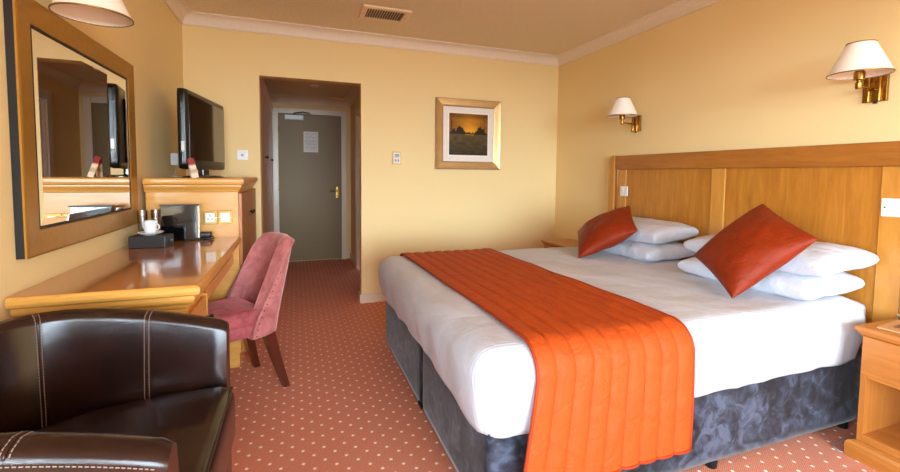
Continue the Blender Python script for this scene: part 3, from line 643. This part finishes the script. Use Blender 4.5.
# own axes: +X is the front of the seat
def chair_lean(z): return -max(0, z-0.36)*0.20
def chair_plan(aa, r_off, z):
    w, dp = 0.228+r_off, 0.238+r_off
    ca, sa = math.cos(aa), math.sin(aa)
    e = 0.72
    x = -dp*abs(ca)**e*(1 if ca > 0 else -1); y = w*abs(sa)**e*(1 if sa > 0 else -1)
    grow = 1+0.10*max(0, z-0.46)
    return x*grow-0.005+chair_lean(z), y*grow
def wing(z):   # how far the shell wraps round towards the front: further at the seat than at the top
    t = max(0, min(1, (z-0.40)/0.46)); return 1.50-0.62*t**1.3
def top_h(sv): return 0.880-0.012*sv*sv-0.075*abs(sv)**9
NA = 44; secs = []; edges = []
def shell_pt(sv, off, z):
    x, y = chair_plan(sv*wing(z), off, z); return (x, y, z)
for k in range(NA+1):
    sv = -1+2*k/NA; h = top_h(sv); ring = []; th = 0.068; r = 0.03
    zs = [0.40+(h-r-0.40)*q/6 for q in range(7)]
    for z in zs: ring.append(shell_pt(sv, -th, z))
    for tt in (0.2, 0.4, 0.6, 0.8): ring.append(shell_pt(sv, -th+th*tt, h-r+r*math.sin(tt*PI)))
    for z in reversed(zs): ring.append(shell_pt(sv, 0.0, z))
    ring.append(shell_pt(sv, 0.0, 0.342)); ring.append(shell_pt(sv, -th, 0.342)); secs.append(ring)
bm = new(); loft(bm, secs); part(PC, 'backrest', bm, 'pink', False, smooth=True, auto=60)
rim_line = [shell_pt(-1, 0.003, 0.345+(top_h(1)-0.04-0.345)*q/14) for q in range(15)]+[shell_pt(-1+2*k/40, 0.003, top_h(-1+2*k/40)-0.028) for k in range(41)]+[shell_pt(1, 0.003, top_h(1)-0.04-(top_h(1)-0.04-0.345)*q/14) for q in range(15)]
bm = new(); tube(bm, rim_line, 0.005, 6); part(PC, 'piping', bm, 'pink', False, smooth=True)
def seat_f(p, d):
    t = max(0, 1-(p.y/0.2)**2)*max(0, 1-((p.x-0.06)/0.26)**2)
    return p + Vector((0, 0, 0.018*t if d.z > 0.3 else 0))
bm = new(); rbox(bm, -0.14, 0.275, -0.188, 0.188, 0.40, 0.485, 0.03, (12, 12, 4), seat_f)
part(PC, 'seat', bm, 'pink_dark', False, smooth=True)
bm = new(); rbox(bm, -0.14, 0.268, -0.196, 0.196, 0.342, 0.42, 0.018, (10, 10, 4)); part(PC, 'seat_rail', bm, 'pink_dark', False, smooth=True)
bm = new(); 
for k in range(14):
    for s in (-1, 1):
        z = 0.355+0.43*k/13; x, y = chair_plan(s*wing(z)*0.955, 0.002, z)
        bmesh.ops.create_icosphere(bm, subdivisions=1, radius=0.0042, matrix=Matrix.Translation((x, y, z)))
o = part(PC, 'nail_heads', bm, 'black', False, kind='stuff')
for sx, sy, lx, ly in ((-0.155, 0.158, -0.245, 0.192), (-0.155, -0.158, -0.245, -0.192), (0.225, 0.15, 0.245, 0.155), (0.225, -0.15, 0.245, -0.155)):
    bm = new(); loft(bm, [[(x+a*w, y+b*w, z) for a, b in ((-1, -1), (1, -1), (1, 1), (-1, 1))] for x, y, z, w in ((lx, ly, 0, 0.017), (sx+(lx-sx)*0.5, sy+(ly-sy)*0.45, 0.16, 0.023), (sx, sy, 0.3415, 0.030))]); part(PC, 'leg', bm, 'mahogany', False)

# ================================================================== BROWN LEATHER TUB ARMCHAIR
AC = thing('leather_armchair', 'dark brown leather tub armchair with pale stitching', 'armchair', (-0.5, 1.225, 0))
AY, HW, TH = 1.225, 0.336, 0.075
def tub_path(n=72):
    pts = []
    x_front, x_back, xc = -0.232, -0.795, -0.56
    for k in range(15): pts.append((x_front+(xc-x_front)*k/15, AY-HW))
    for k in range(n+1):
        t = PI*k/n; e = 0.74
        s, c = math.sin(t), math.cos(t)
        pts.append((xc+(x_back-xc)*abs(s)**e, AY-HW*(1 if c > 0 else -1)*abs(c)**e))
    for k in range(1, 16): pts.append((xc+(x_front-xc)*k/15, AY+HW))
    return [Vector((x, y, 0)) for x, y in pts]
TP = tub_path()
def rim(x):
    t = max(0, min(1, (-0.21-x)/0.50)); return 0.757+0.084*(t*(2-t))**1.0
def tub_norm(i):
    d = (TP[min(i+1, len(TP)-1)]-TP[max(i-1, 0)]).normalized(); return Vector((-d.y, d.x, 0))*-1   # outwards
def tub_sec(i, grow=0.0):
    p = TP[i]; n = tub_norm(i)
    if n.dot(p-Vector((-0.45, AY, 0))) < 0: n = -n
    h = rim(p.x); out = []; r = 0.022; t2 = TH/2+grow
    flare = lambda z: 0.030*(z-0.5)
    def q(o, z): return p+n*(o+flare(z))+Vector((0, 0, z))
    for z in (0.36, 0.46, 0.56, 0.66): out.append(q(-t2+0.012*math.sin((z-0.36)/0.4*PI)*-1, min(z, h-0.05)))
    for k in range(5): a_ = PI/2*k/4; out.append(q(-t2+r-r*math.cos(a_), h-r+r*math.sin(a_)))
    out.append(q(0, h+0.004))
    for k in range(5): a_ = PI/2*(1-k/4); out.append(q(t2-r+r*math.cos(a_), h-r+r*math.sin(a_)))
    for z in (0.66, 0.5, 0.3, 0.09): out.append(q(t2, min(z, h-0.05)))
    out.append(q(-t2, 0.09)); return out
bm = new(); secs = [tub_sec(i) for i in range(len(TP))]
# soft rounded arm fronts
def front_cap(sec, sg):
    c = sum(sec, Vector())/len(sec); return [Vector((q.x+sg*0.018, c.y+(q.y-c.y)*0.86, q.z-(0.012 if q.z > 0.7 else 0))) for q in sec]
loft(bm, [front_cap(secs[0], 1)]+secs+[front_cap(secs[-1], 1)]); SH = part(AC, 'tub_shell', bm, 'leather', smooth=True, auto=50)
# front facings
for i in (0, len(TP)-1):
    pass
# stitching: pairs of dashed seams across the tub, and one along each edge of the rim
def dashes(pts, step=0.0085, ln=0.0055, r=0.0011):
    bm = new(); pts = [Vector(p) for p in pts]; cum = [0.0]
    for a_, b_ in zip(pts, pts[1:]): cum.append(cum[-1]+(b_-a_).length)
    def at_len(d):
        for k in range(len(pts)-1):
            if d <= cum[k+1]: return pts[k].lerp(pts[k+1], (d-cum[k])/max(1e-9, cum[k+1]-cum[k]))
        return pts[-1]
    d = 0.0
    while d+ln < cum[-1]:
        tube(bm, [at_len(d), at_len(d+ln)], r, 5); d += step
    return bm
def seam_at(i, off):
    sec = tub_sec(i, 0.0014); j = i+(1 if off > 0 else -1); s2 = tub_sec(j, 0.0014); L = (TP[j]-TP[i]).length
    return [a_.lerp(b_, abs(off)/L) for a_, b_ in zip(sec, s2)][1:14]
def near_idx(x, far): 
    rng = range(len(TP)//2, len(TP)) if far else range(len(TP)//2)
    return min(rng, key=lambda i: abs(TP[i].x-x))
for x, far in ((-0.425, True), (-0.425, False), (-0.690, True), (-0.690, False)):
    i = near_idx(x, far)
    for off in (-0.006, 0.006):
        part(SH, 'seam_stitching', dashes(seam_at(i, off)), 'thread', kind='stuff')
    # sunken seam groove shown as a raised welt between the rows
    bm = new(); tube(bm, seam_at(i, 0.0005), 0.0022, 6); part(SH, 'seam_welt', bm, 'leather', smooth=True)
for grow, sel in ((0.0016, 14),):
    part(SH, 'rim_stitching', dashes([tub_sec(i, grow)[sel] + Vector((0, 0, 0.0)) for i in range(len(TP))]), 'thread', kind='stuff')
# cushion and base
def cush_f(p, d):
    u = (p.x+0.45)/0.30; w = (p.y-AY)/0.29
    q = Vector(p)
    if p.x < -0.45:   # rounded towards the back
        k = 1-0.34*min(1, (-0.45-p.x)/0.27)**2.2; q.y = AY+(p.y-AY)*k
    if d.z > 0.3: q.z += 0.018*max(0, 1-u*u)*max(0, 1-w*w) + 0.005*nz(p.x, p.y, 0, 9)-0.03*max(0, min(1, (-0.35-p.x)/0.3))
    return q
bm = new(); rbox(bm, -0.735, -0.186, AY-0.293, AY+0.293, 0.395, 0.585, 0.045, (26, 24, 8), cush_f); ct = part(AC, 'seat_cushion', bm, 'leather', smooth=True)
bm = new(); tube(bm, [(-0.197, AY-0.270+0.54*k/20, 0.571) for k in range(21)], 0.004, 6); part(ct, 'front_piping', bm, 'leather', smooth=True)
bm = new(); rbox(bm, -0.70, -0.205, AY-0.296, AY+0.296, 0.09, 0.39, 0.03, (10, 10, 6), lambda p, d: Vector((p.x, AY+(p.y-AY)*(1-0.3*max(0, min(1, (-0.45-p.x)/0.25))**2), p.z))); part(AC, 'seat_base', bm, 'leather', smooth=True)
for x in (-0.235, -0.66):
    for y in (AY-0.30, AY+0.30) if x > -0.5 else (AY-0.22, AY+0.22):
        bm = new(); loft(bm, [[(x+a_*w, y+b_*w, z) for a_, b_ in ((-1, -1), (1, -1), (1, 1), (-1, 1))] for z, w in ((0, 0.017), (0.0895, 0.026))]); part(AC, 'leg', bm, 'mahogany')

# ================================================================== BED
BX0, BX1, BY0, BY1 = 0.600, 2.672, 1.285, 3.070
BD = thing('divan_base', 'slate grey velour divan bed base in two halves', 'bed base', (1.63, 2.18, 0))
ymid = 2.105
for y0, y1 in ((BY0, ymid-0.004), (ymid+0.004, BY1)):
    bm = new(); rbox(bm, BX0, BX1, y0, y1, 0.035, 0.400, 0.018, (30, 14, 6), lambda p, d: p+d*0.002*nz(p.x, p.y, p.z, 7)); part(BD, 'divan_half', bm, 'slate', smooth=True)
part(BD, 'join_strip', B(BX0+0.012, BX1-0.01, ymid-0.0035, ymid+0.0035, 0.06, 0.385), 'black')
for x in (0.70, 1.68, 2.58):
    for y in (BY0+0.03, ymid-0.06, ymid+0.06, BY1-0.06):
        bm = new(); lathe(bm, [(0.022, 0), (0.024, 0.004), (0.024, 0.028), (0.015, 0.0345)], 14, (x, y, 0)); part(BD, 'foot', bm, 'black', smooth=True, auto=40)
for z in (0.045,):
    bm = new(); box(bm, BX0-0.012, BX0+0.002, ymid-0.03, ymid+0.03, 0.05, 0.066, 0.003); part(BD, 'link_bar', bm, 'black')
bm = new(); rbox(bm, BX0+0.02, BX1+0.016, BY0-0.002, BY1-0.012, 0.4015, 0.640, 0.045, (20, 18, 6), lambda p, d: p+d*0.003*nz(p.x, p.y, p.z, 6))
tag(link('mattress', bm, 'cotton', smooth=True), 'white sheeted mattress whose corner shows between duvet and headboard', 'mattress')
# duvet: rounded box, softly puffed, tucked in at the hem
TOP = 0.664
dx0, dx1, dy0, dy1, dzb = 0.545, 2.67, 1.235, 3.125, 0.352
CUT, CUT2 = [], []
def duvet_f(p, d):
    q = Vector(p)
    zt = (p.z-dzb)/(TOP-dzb)
    # sides tuck in below the roll of the edge
    tuck = max(0, min(1, 1-zt*1.5))**1.5*0.032
    if p.z < dzb-0.004: CUT.append(len(CUT2))
    CUT2.append(0)
    if p.x < dx0+0.14: q.x += tuck*min(1, (dx0+0.14-p.x)/0.1)
    for s, yy in ((1, dy0), (-1, dy1)):
        if abs(p.y-yy) < 0.14: q.y += s*tuck*min(1, (0.14-abs(p.y-yy))/0.1)
    # hem wave
    if zt < 0.45:
        hem = 0.010*nz(p.x, p.y, 0, 5)+0.005*nz(p.x, p.y, 3, 15)
        if p.x < dx0+0.3 and p.y > dy0+0.25: hem += 0.035*min(1, (p.y-dy0-0.25)/0.4)
        q.z += hem*(1-zt/0.45)
    w = 0.007*nz(p.x*1.0, p.y*1.0, p.z*2, 3.0)+0.0035*nz(p.x*2.2, p.y, p.z, 9)
    side = 1-min(1, max(0, d.z))
    w += side*0.0035*math.sin((p.x+p.y)*23+3*nz(p.x, p.y, 1, 3))*min(1, max(0, 1-zt)*1.4)
    q += d*w
    q.x = min(q.x, 2.565)
    return q
bm = new(); rbox(bm, dx0, dx1, dy0, dy1, dzb-0.16, TOP, 0.105, (64, 64, 30), duvet_f)
bm.verts.ensure_lookup_table(); bmesh.ops.delete(bm, geom=[bm.verts[k] for k in CUT], context='VERTS')
bmesh.ops.delete(bm, geom=[f for f in bm.faces if all(v.co.x > 2.5645 for v in f.verts)], context='FACES')
dv = link('duvet', bm, 'duvet', smooth=True); tag(dv, 'white duvet with a fine woven stripe covering the bed', 'duvet')
md = dv.modifiers.new('thickness', 'SOLIDIFY'); md.thickness = 0.007; md.offset = -1
# runner: quilted channels along its length, draped over both sides
rx0, rx1 = 0.735, 1.425
def drape_path():
    """(y, z, ny, nz) across the bed, near hem to far hem, resting on the duvet"""
    pts = []; r = 0.108; g = 0.013; zb = 0.195
    yn, yf = dy0-g, dy1+g; zt = TOP+g
    for k in range(14): pts.append((yn-0.014*math.sin(k/14*PI*0.5+PI/2), zb+(zt-r-zb)*k/14, -1, 0))
    for k in range(11): t = PI/2*k/10; pts.append((yn+r-r*math.cos(t)-0.014*math.cos(t)*(1-k/10)*0, zt-r+r*math.sin(t), -math.cos(t), math.sin(t)))
    for k in range(1, 44): pts.append((yn+r+(yf-yn-2*r)*k/44, zt, 0, 1))
    for k in range(11): t = PI/2*k/10; pts.append((yf-r+r*math.sin(t), zt-r+r*math.cos(t), math.sin(t), math.cos(t)))
    for k in range(1, 13): pts.append((yf, zt-r-(zt-r-0.26)*k/12, 1, 0))
    return pts
DP = drape_path(); NCH = 9; NX = NCH*8
def runner_pt(i, j, under=False):
    y, z, ny, nzv = DP[i]; u = j/NX; x = rx0+(rx1-rx0)*u
    L = i/len(DP)
    x += 0.020*math.sin(L*5.0)+0.012*nz(y*1.2, z, 0, 2)
    if i < 14: x += (u-0.5)*0.05*(1-i/14) - 0.02*(1-i/14)
    bulge = abs(math.sin(u*NCH*PI))**0.38
    h = 0.0095*bulge - 0.003
    if u < 0.012 or u > 0.988: h = 0.0
    h += 0.0055*nz(x*9, (y+z)*26, 0, 1)*bulge + 0.004*nz(x, y+z, 5, 4)
    if under: h = -0.006
    return (x, y+ny*h, z+nzv*h)
bm = new()
rows = []
for i in range(len(DP)):
    rows.append([runner_pt(i, j) for j in range(NX+1)]+[runner_pt(i, j, True) for j in range(NX, -1, -4)])
loft(bm, rows)
RN = thing('bed_runner', 'orange quilted satin bed runner draped across the foot of the bed', 'bed runner', (1.08, 2.18, TOP))
part(RN, 'quilted_cloth', bm, 'runner', smooth=True, auto=60)
for j in (0, NX):
    bm = new(); tube(bm, [runner_pt(i, j) for i in range(len(DP))], 0.006, 7); part(RN, 'edge_binding', bm, 'runner_edge', smooth=True)
for i in (0, len(DP)-1):
    bm = new(); tube(bm, [runner_pt(i, j) for j in range(0, NX+1, 2)], 0.006, 7); part(RN, 'hem_binding', bm, 'runner_edge', smooth=True)

# pillows
def pillow(name, mat_, L, W, Hh, seed, sag=0.0, power=2.6, n=(30, 24), wr=1.0, ex=0.55):
    """plump pillow: two domes meeting at a seam, drawn-in sides with pointed corners (local axes: long side Y)"""
    bm = new(); nu, nv = n; top, bot = [], []
    for i in range(nu+1):
        rt, rb = [], []
        for j in range(nv+1):
            u = -1+2*i/nu; v = -1+2*j/nv
            u = math.sin(u*PI/2)*0.6+u*0.4; v = math.sin(v*PI/2)*0.6+v*0.4
            pin = 1-0.085*(1-abs(v)**2)*(abs(u)**3); pin2 = 1-0.085*(1-abs(u)**2)*(abs(v)**3)
            x = u*W/2*pin; y = v*L/2*pin2
            x = u*W/2*(1-0.07*(1-v*v)*abs(u)); y = v*L/2*(1-0.05*(1-u*u)*abs(v))
            hgt = ((1-abs(u)**power)*(1-abs(v)**power))**ex
            nzv = noise.noise(Vector((u*2.1+seed, v*2.1, seed)))*0.10*wr+noise.noise(Vector((u*5+seed*2, v*5, seed)))*0.05*wr
            z = Hh*0.5*hgt*(1+nzv)
            rt.append((x, y, Hh*0.5+z - sag*(u*u))); rb.append((x, y, Hh*0.5-z*0.92 - sag*(u*u)))
        top.append(rt); bot.append(rb)
    vt = [[bm.verts.new(p) for p in r] for r in top]
    vb = [[vt[i][j] if i in (0, nu) or j in (0, nv) else bm.verts.new(bot[i][j]) for j in range(nv+1)] for i in range(nu+1)]
    for i in range(nu):
        for j in range(nv):
            bm.faces.new((vt[i][j], vt[i+1][j], vt[i+1][j+1], vt[i][j+1])); bm.faces.new((vb[i][j], vb[i][j+1], vb[i+1][j+1], vb[i+1][j]))
    return bm
def place_pillow(label, loc, rot, seed, L=0.72, W=0.46, Hh=0.135, wr=1.0):
    o = link('pillow', pillow('pillow', 'cotton', L, W, Hh, seed, wr=1.5*wr, power=4.6, ex=0.30, n=(40, 44)), 'cotton', smooth=True); o.location = loc; o.rotation_euler = rot
    return tag(o, label, 'pillow', 'white pillows by the headboard')
place_pillow('lower white pillow of the near stack, beside the bedside table', (2.435, 1.655, 0.652), (0.0, -0.03, 0.03), 1.3)
place_pillow('upper white pillow of the near stack, behind the large rust cushion', (2.474, 1.645, 0.776), (0.0, -0.08, -0.03), 4.1, L=0.78, W=0.42, Hh=0.135)
place_pillow('lower white pillow of the far stack', (2.435, 2.61, 0.652), (0.0, -0.03, 0.0), 7.7)
place_pillow('upper white pillow of the far stack, behind the tilted rust cushion', (2.474, 2.625, 0.776), (0.0, -0.08, 0.02), 9.2, W=0.42, Hh=0.14)
# cushions
def cushion(label, loc, Mrot, seed, s=0.45):
    bm = pillow('cushion', 'cushion', s, s, 0.19, seed, power=2.3, n=(28, 28), wr=1.3)
    bmesh.ops.translate(bm, vec=(0, 0, -0.095), verts=bm.verts[:])
    o = link('cushion', bm, 'cushion', smooth=True, sub=1); o.matrix_world = Matrix.Translation(loc) @ Matrix(Mrot).to_4x4()
    return tag(o, label, 'cushion', 'rust cushions')
cushion('rust satin cushion tilted on its corner against the near pillows', (2.165, 1.545, 0.892), ((-0.417, 0.520, -0.745), (-0.860, -0.490, 0.140), (-0.292, 0.699, 0.651)), 2.2)
cushion('rust satin cushion leaning on the far pillows', (2.135, 2.60, 0.848), ((-0.540, 0.6035, -0.586), (-0.782, -0.617, 0.085), (-0.3107, 0.5045, 0.8056)), 5.5)

# headboard
HB = thing('headboard', 'wide wooden panelled headboard with rounded end on the right wall', 'headboard', (XR, 2.16, 0))
HX = 2.705; HY0, HY1 = 1.09, 3.235; HT = 1.432
part(HB, 'back_panel', B(HX+0.012, XR-0.017, HY0+0.04, HY1-0.05, 0.12, HT-0.02), 'okZ' if False else 'oakZ')
for y0, y1 in ((2.212, 3.035), (1.285, 2.108)): part(HB, 'panel', B(HX+0.004, HX+0.0118, y0+0.002, y1-0.002, 0.40, 1.312), 'oakZ')
for y0, y1 in ((3.037, 3.135), (2.110, 2.210), (1.185, 1.283)): part(HB, 'stile', B(HX-0.006, HX+0.0118, y0, y1, 0.12, 1.312, 0.003), 'stileZ')
part(HB, 'top_rail', B(HX-0.016, XR-0.017, HY0+0.06, 3.165, 1.3125, HT, 0.005), 'railY')
def endstile(y_in, y_out):
    s = 1 if y_out > y_in else -1; r = 0.055; poly = [(y_in, 0.10), (y_in, HT+0.004)]
    for k in range(9): t = PI/2*k/8; poly.append((y_out-s*r+s*r*math.sin(t), HT+0.004-r+r*math.cos(t)))
    poly.append((y_out, 0.10))
    bm = new(); prism(bm, poly, HX-0.028, XR-0.0006, 'X'); return bm
part(HB, 'end_post', endstile(3.166, HY1), 'stileZ'); part(HB, 'end_post', endstile(HY0+0.059, HY0), 'oakZ')
for y0, y1 in ((3.136, 3.165), (1.15, 1.184)): part(HB, 'inner_stile', B(HX-0.010, HX+0.0118, y0, y1, 0.12, 1.312, 0.002), 'railZ')
# small plates on the headboard
SW = thing('light_switch', 'white double light switch on the headboard above the bedside table', 'light switch', (HX-0.007, 1.232, 1.115))
part(SW, 'plate', B(HX-0.016, HX-0.0065, 1.182, 1.272, 1.070, 1.158, 0.002), 'white_plastic')
part(SW, 'rocker', B(HX-0.019, HX-0.0162, 1.208, 1.232, 1.095, 1.135, 0.001), 'white_plastic')
bm = new(); lathe(bm, [(0.004, HX-0.0163), (0.004, HX-0.018)], 8, (0, 1.258, 1.114), 'X'); part(SW, 'indicator', bm, 'black')
SK = thing('light_switch', 'small white light switch on the far end of the headboard', 'light switch', (HX-0.007, 3.045, 1.122))
part(SK, 'plate', B(HX-0.016, HX-0.0065, 3.005, 3.09, 1.080, 1.165, 0.002), 'white_plastic')
part(SK, 'rocker', B(HX-0.019, HX-0.0162, 3.045, 3.062, 1.105, 1.14, 0.001), 'white_plastic')
for y in (3.017, 3.078):
    bm = new(); lathe(bm, [(0.003, HX-0.0163), (0.003, HX-0.0172)], 8, (0, y, 1.122), 'X'); part(SK, 'screw', bm, 'chrome')

# ================================================================== BEDSIDE TABLES
def bedside(label, x0, y0, y1, top):
    N = thing('bedside_table', label, 'bedside table', ((x0+2.72)/2, (y0+y1)/2, 0), 0, 'bedside tables')
    xb = 2.672
    bm = new(); moulding(bm, x0+0.018, xb, y0+0.018, y1-0.018, [(0.0, top-0.040), (0.004, top-0.034), (0.010, top-0.026), (0.012, top-0.020), (0.018, top-0.018), (0.018, top-0.004), (0.014, top)], (1, 0, 1, 1)); part(N, 'top', bm, 'standY')
    for a_, b_ in ((y0+0.022, y0+0.042), (y1-0.042, y1-0.022)): part(N, 'side_panel', B(x0+0.022, xb, a_, b_, 0.081, top-0.0405), 'standZ')
    part(N, 'back_panel', B(xb-0.012, xb-0.0005, y0+0.0425, y1-0.0425, 0.0815, top-0.041), 'standY')
    part(N, 'shelf', B(x0+0.024, xb-0.0125, y0+0.0425, y1-0.0425, 0.0815, 0.115), 'standY')
    part(N, 'divider', B(x0+0.026, xb-0.0125, y0+0.0425, y1-0.0425, 0.372, 0.388), 'standY')
    d = part(N, 'drawer', B(x0+0.014, x0+0.034, y0+0.024, y1-0.024, 0.390, top-0.042, 0.003), 'standY')
    bm = new(); lathe(bm, [(0.005, x0+0.014), (0.005, x0+0.002), (0.012, x0-0.003), (0.013, x0-0.010), (0.007, x0-0.015)], 14, (0, (y0+y1)/2, 0.47), 'X'); part(d, 'knob', bm, 'black', smooth=True, auto=50)
    bm = new(); moulding(bm, x0+0.022, xb, y0+0.022, y1-0.022, [(0.028, 0.0), (0.028, 0.062), (0.020, 0.074), (0.004, 0.0805)], (1, 0, 1, 1)); part(N, 'plinth', bm, 'standY')
    return N
bedside('wooden bedside table with an open shelf at the right picture edge', 2.335, 0.62, 1.168, 0.600)
bedside('wooden bedside table mostly hidden on the far side of the bed', 2.335, 3.26, 3.80, 0.600)
# things on the near bedside table
FD = thing('service_folder', 'brown room folder lying on the near bedside table', 'folder', (2.50, 1.04, 0.6003), 0.12)
part(FD, 'cover', B(-0.115, 0.10, -0.155, 0.085, 0, 0.008, 0.002), plain('tan_folder', rgb(196, 146, 98), 0.5), False)
part(FD, 'card_insert', B(-0.06, 0.05, -0.13, 0.05, 0.0082, 0.0095), plain('dark_print', rgb(120, 76, 50), 0.5), False)
GT = thing('trinket_dish', 'small clear glass dish beside the headboard on the near bedside table', 'dish', (2.615, 1.115, 0.6003))
bm = new(); lathe(bm, [(0.018, 0), (0.030, 0.004), (0.036, 0.022), (0.034, 0.022), (0.028, 0.007), (0.001, 0.005)], 20); part(GT, 'bowl', bm, 'tumbler', False, smooth=True, auto=50)
bm = new(); lathe(bm, [(0.010, 0.0055), (0.014, 0.012), (0.012, 0.028), (0.004, 0.033)], 14); part(GT, 'stopper', bm, 'chrome', False, smooth=True)
# cable on the floor
bm = new(); tube(bm, [(2.66, 1.24, 0.004), (2.52, 1.235, 0.004), (2.42, 1.235, 0.004), (2.36, 1.228, 0.004), (2.335, 1.212, 0.004), (2.33, 1.19, 0.004), (2.345, 1.165, 0.004)], 0.003, 6)
tag(link('power_cable', bm, plain('grey_cable', rgb(170, 170, 168), 0.5), smooth=True), 'thin white cable looped on the carpet by the bedside table', 'cable')
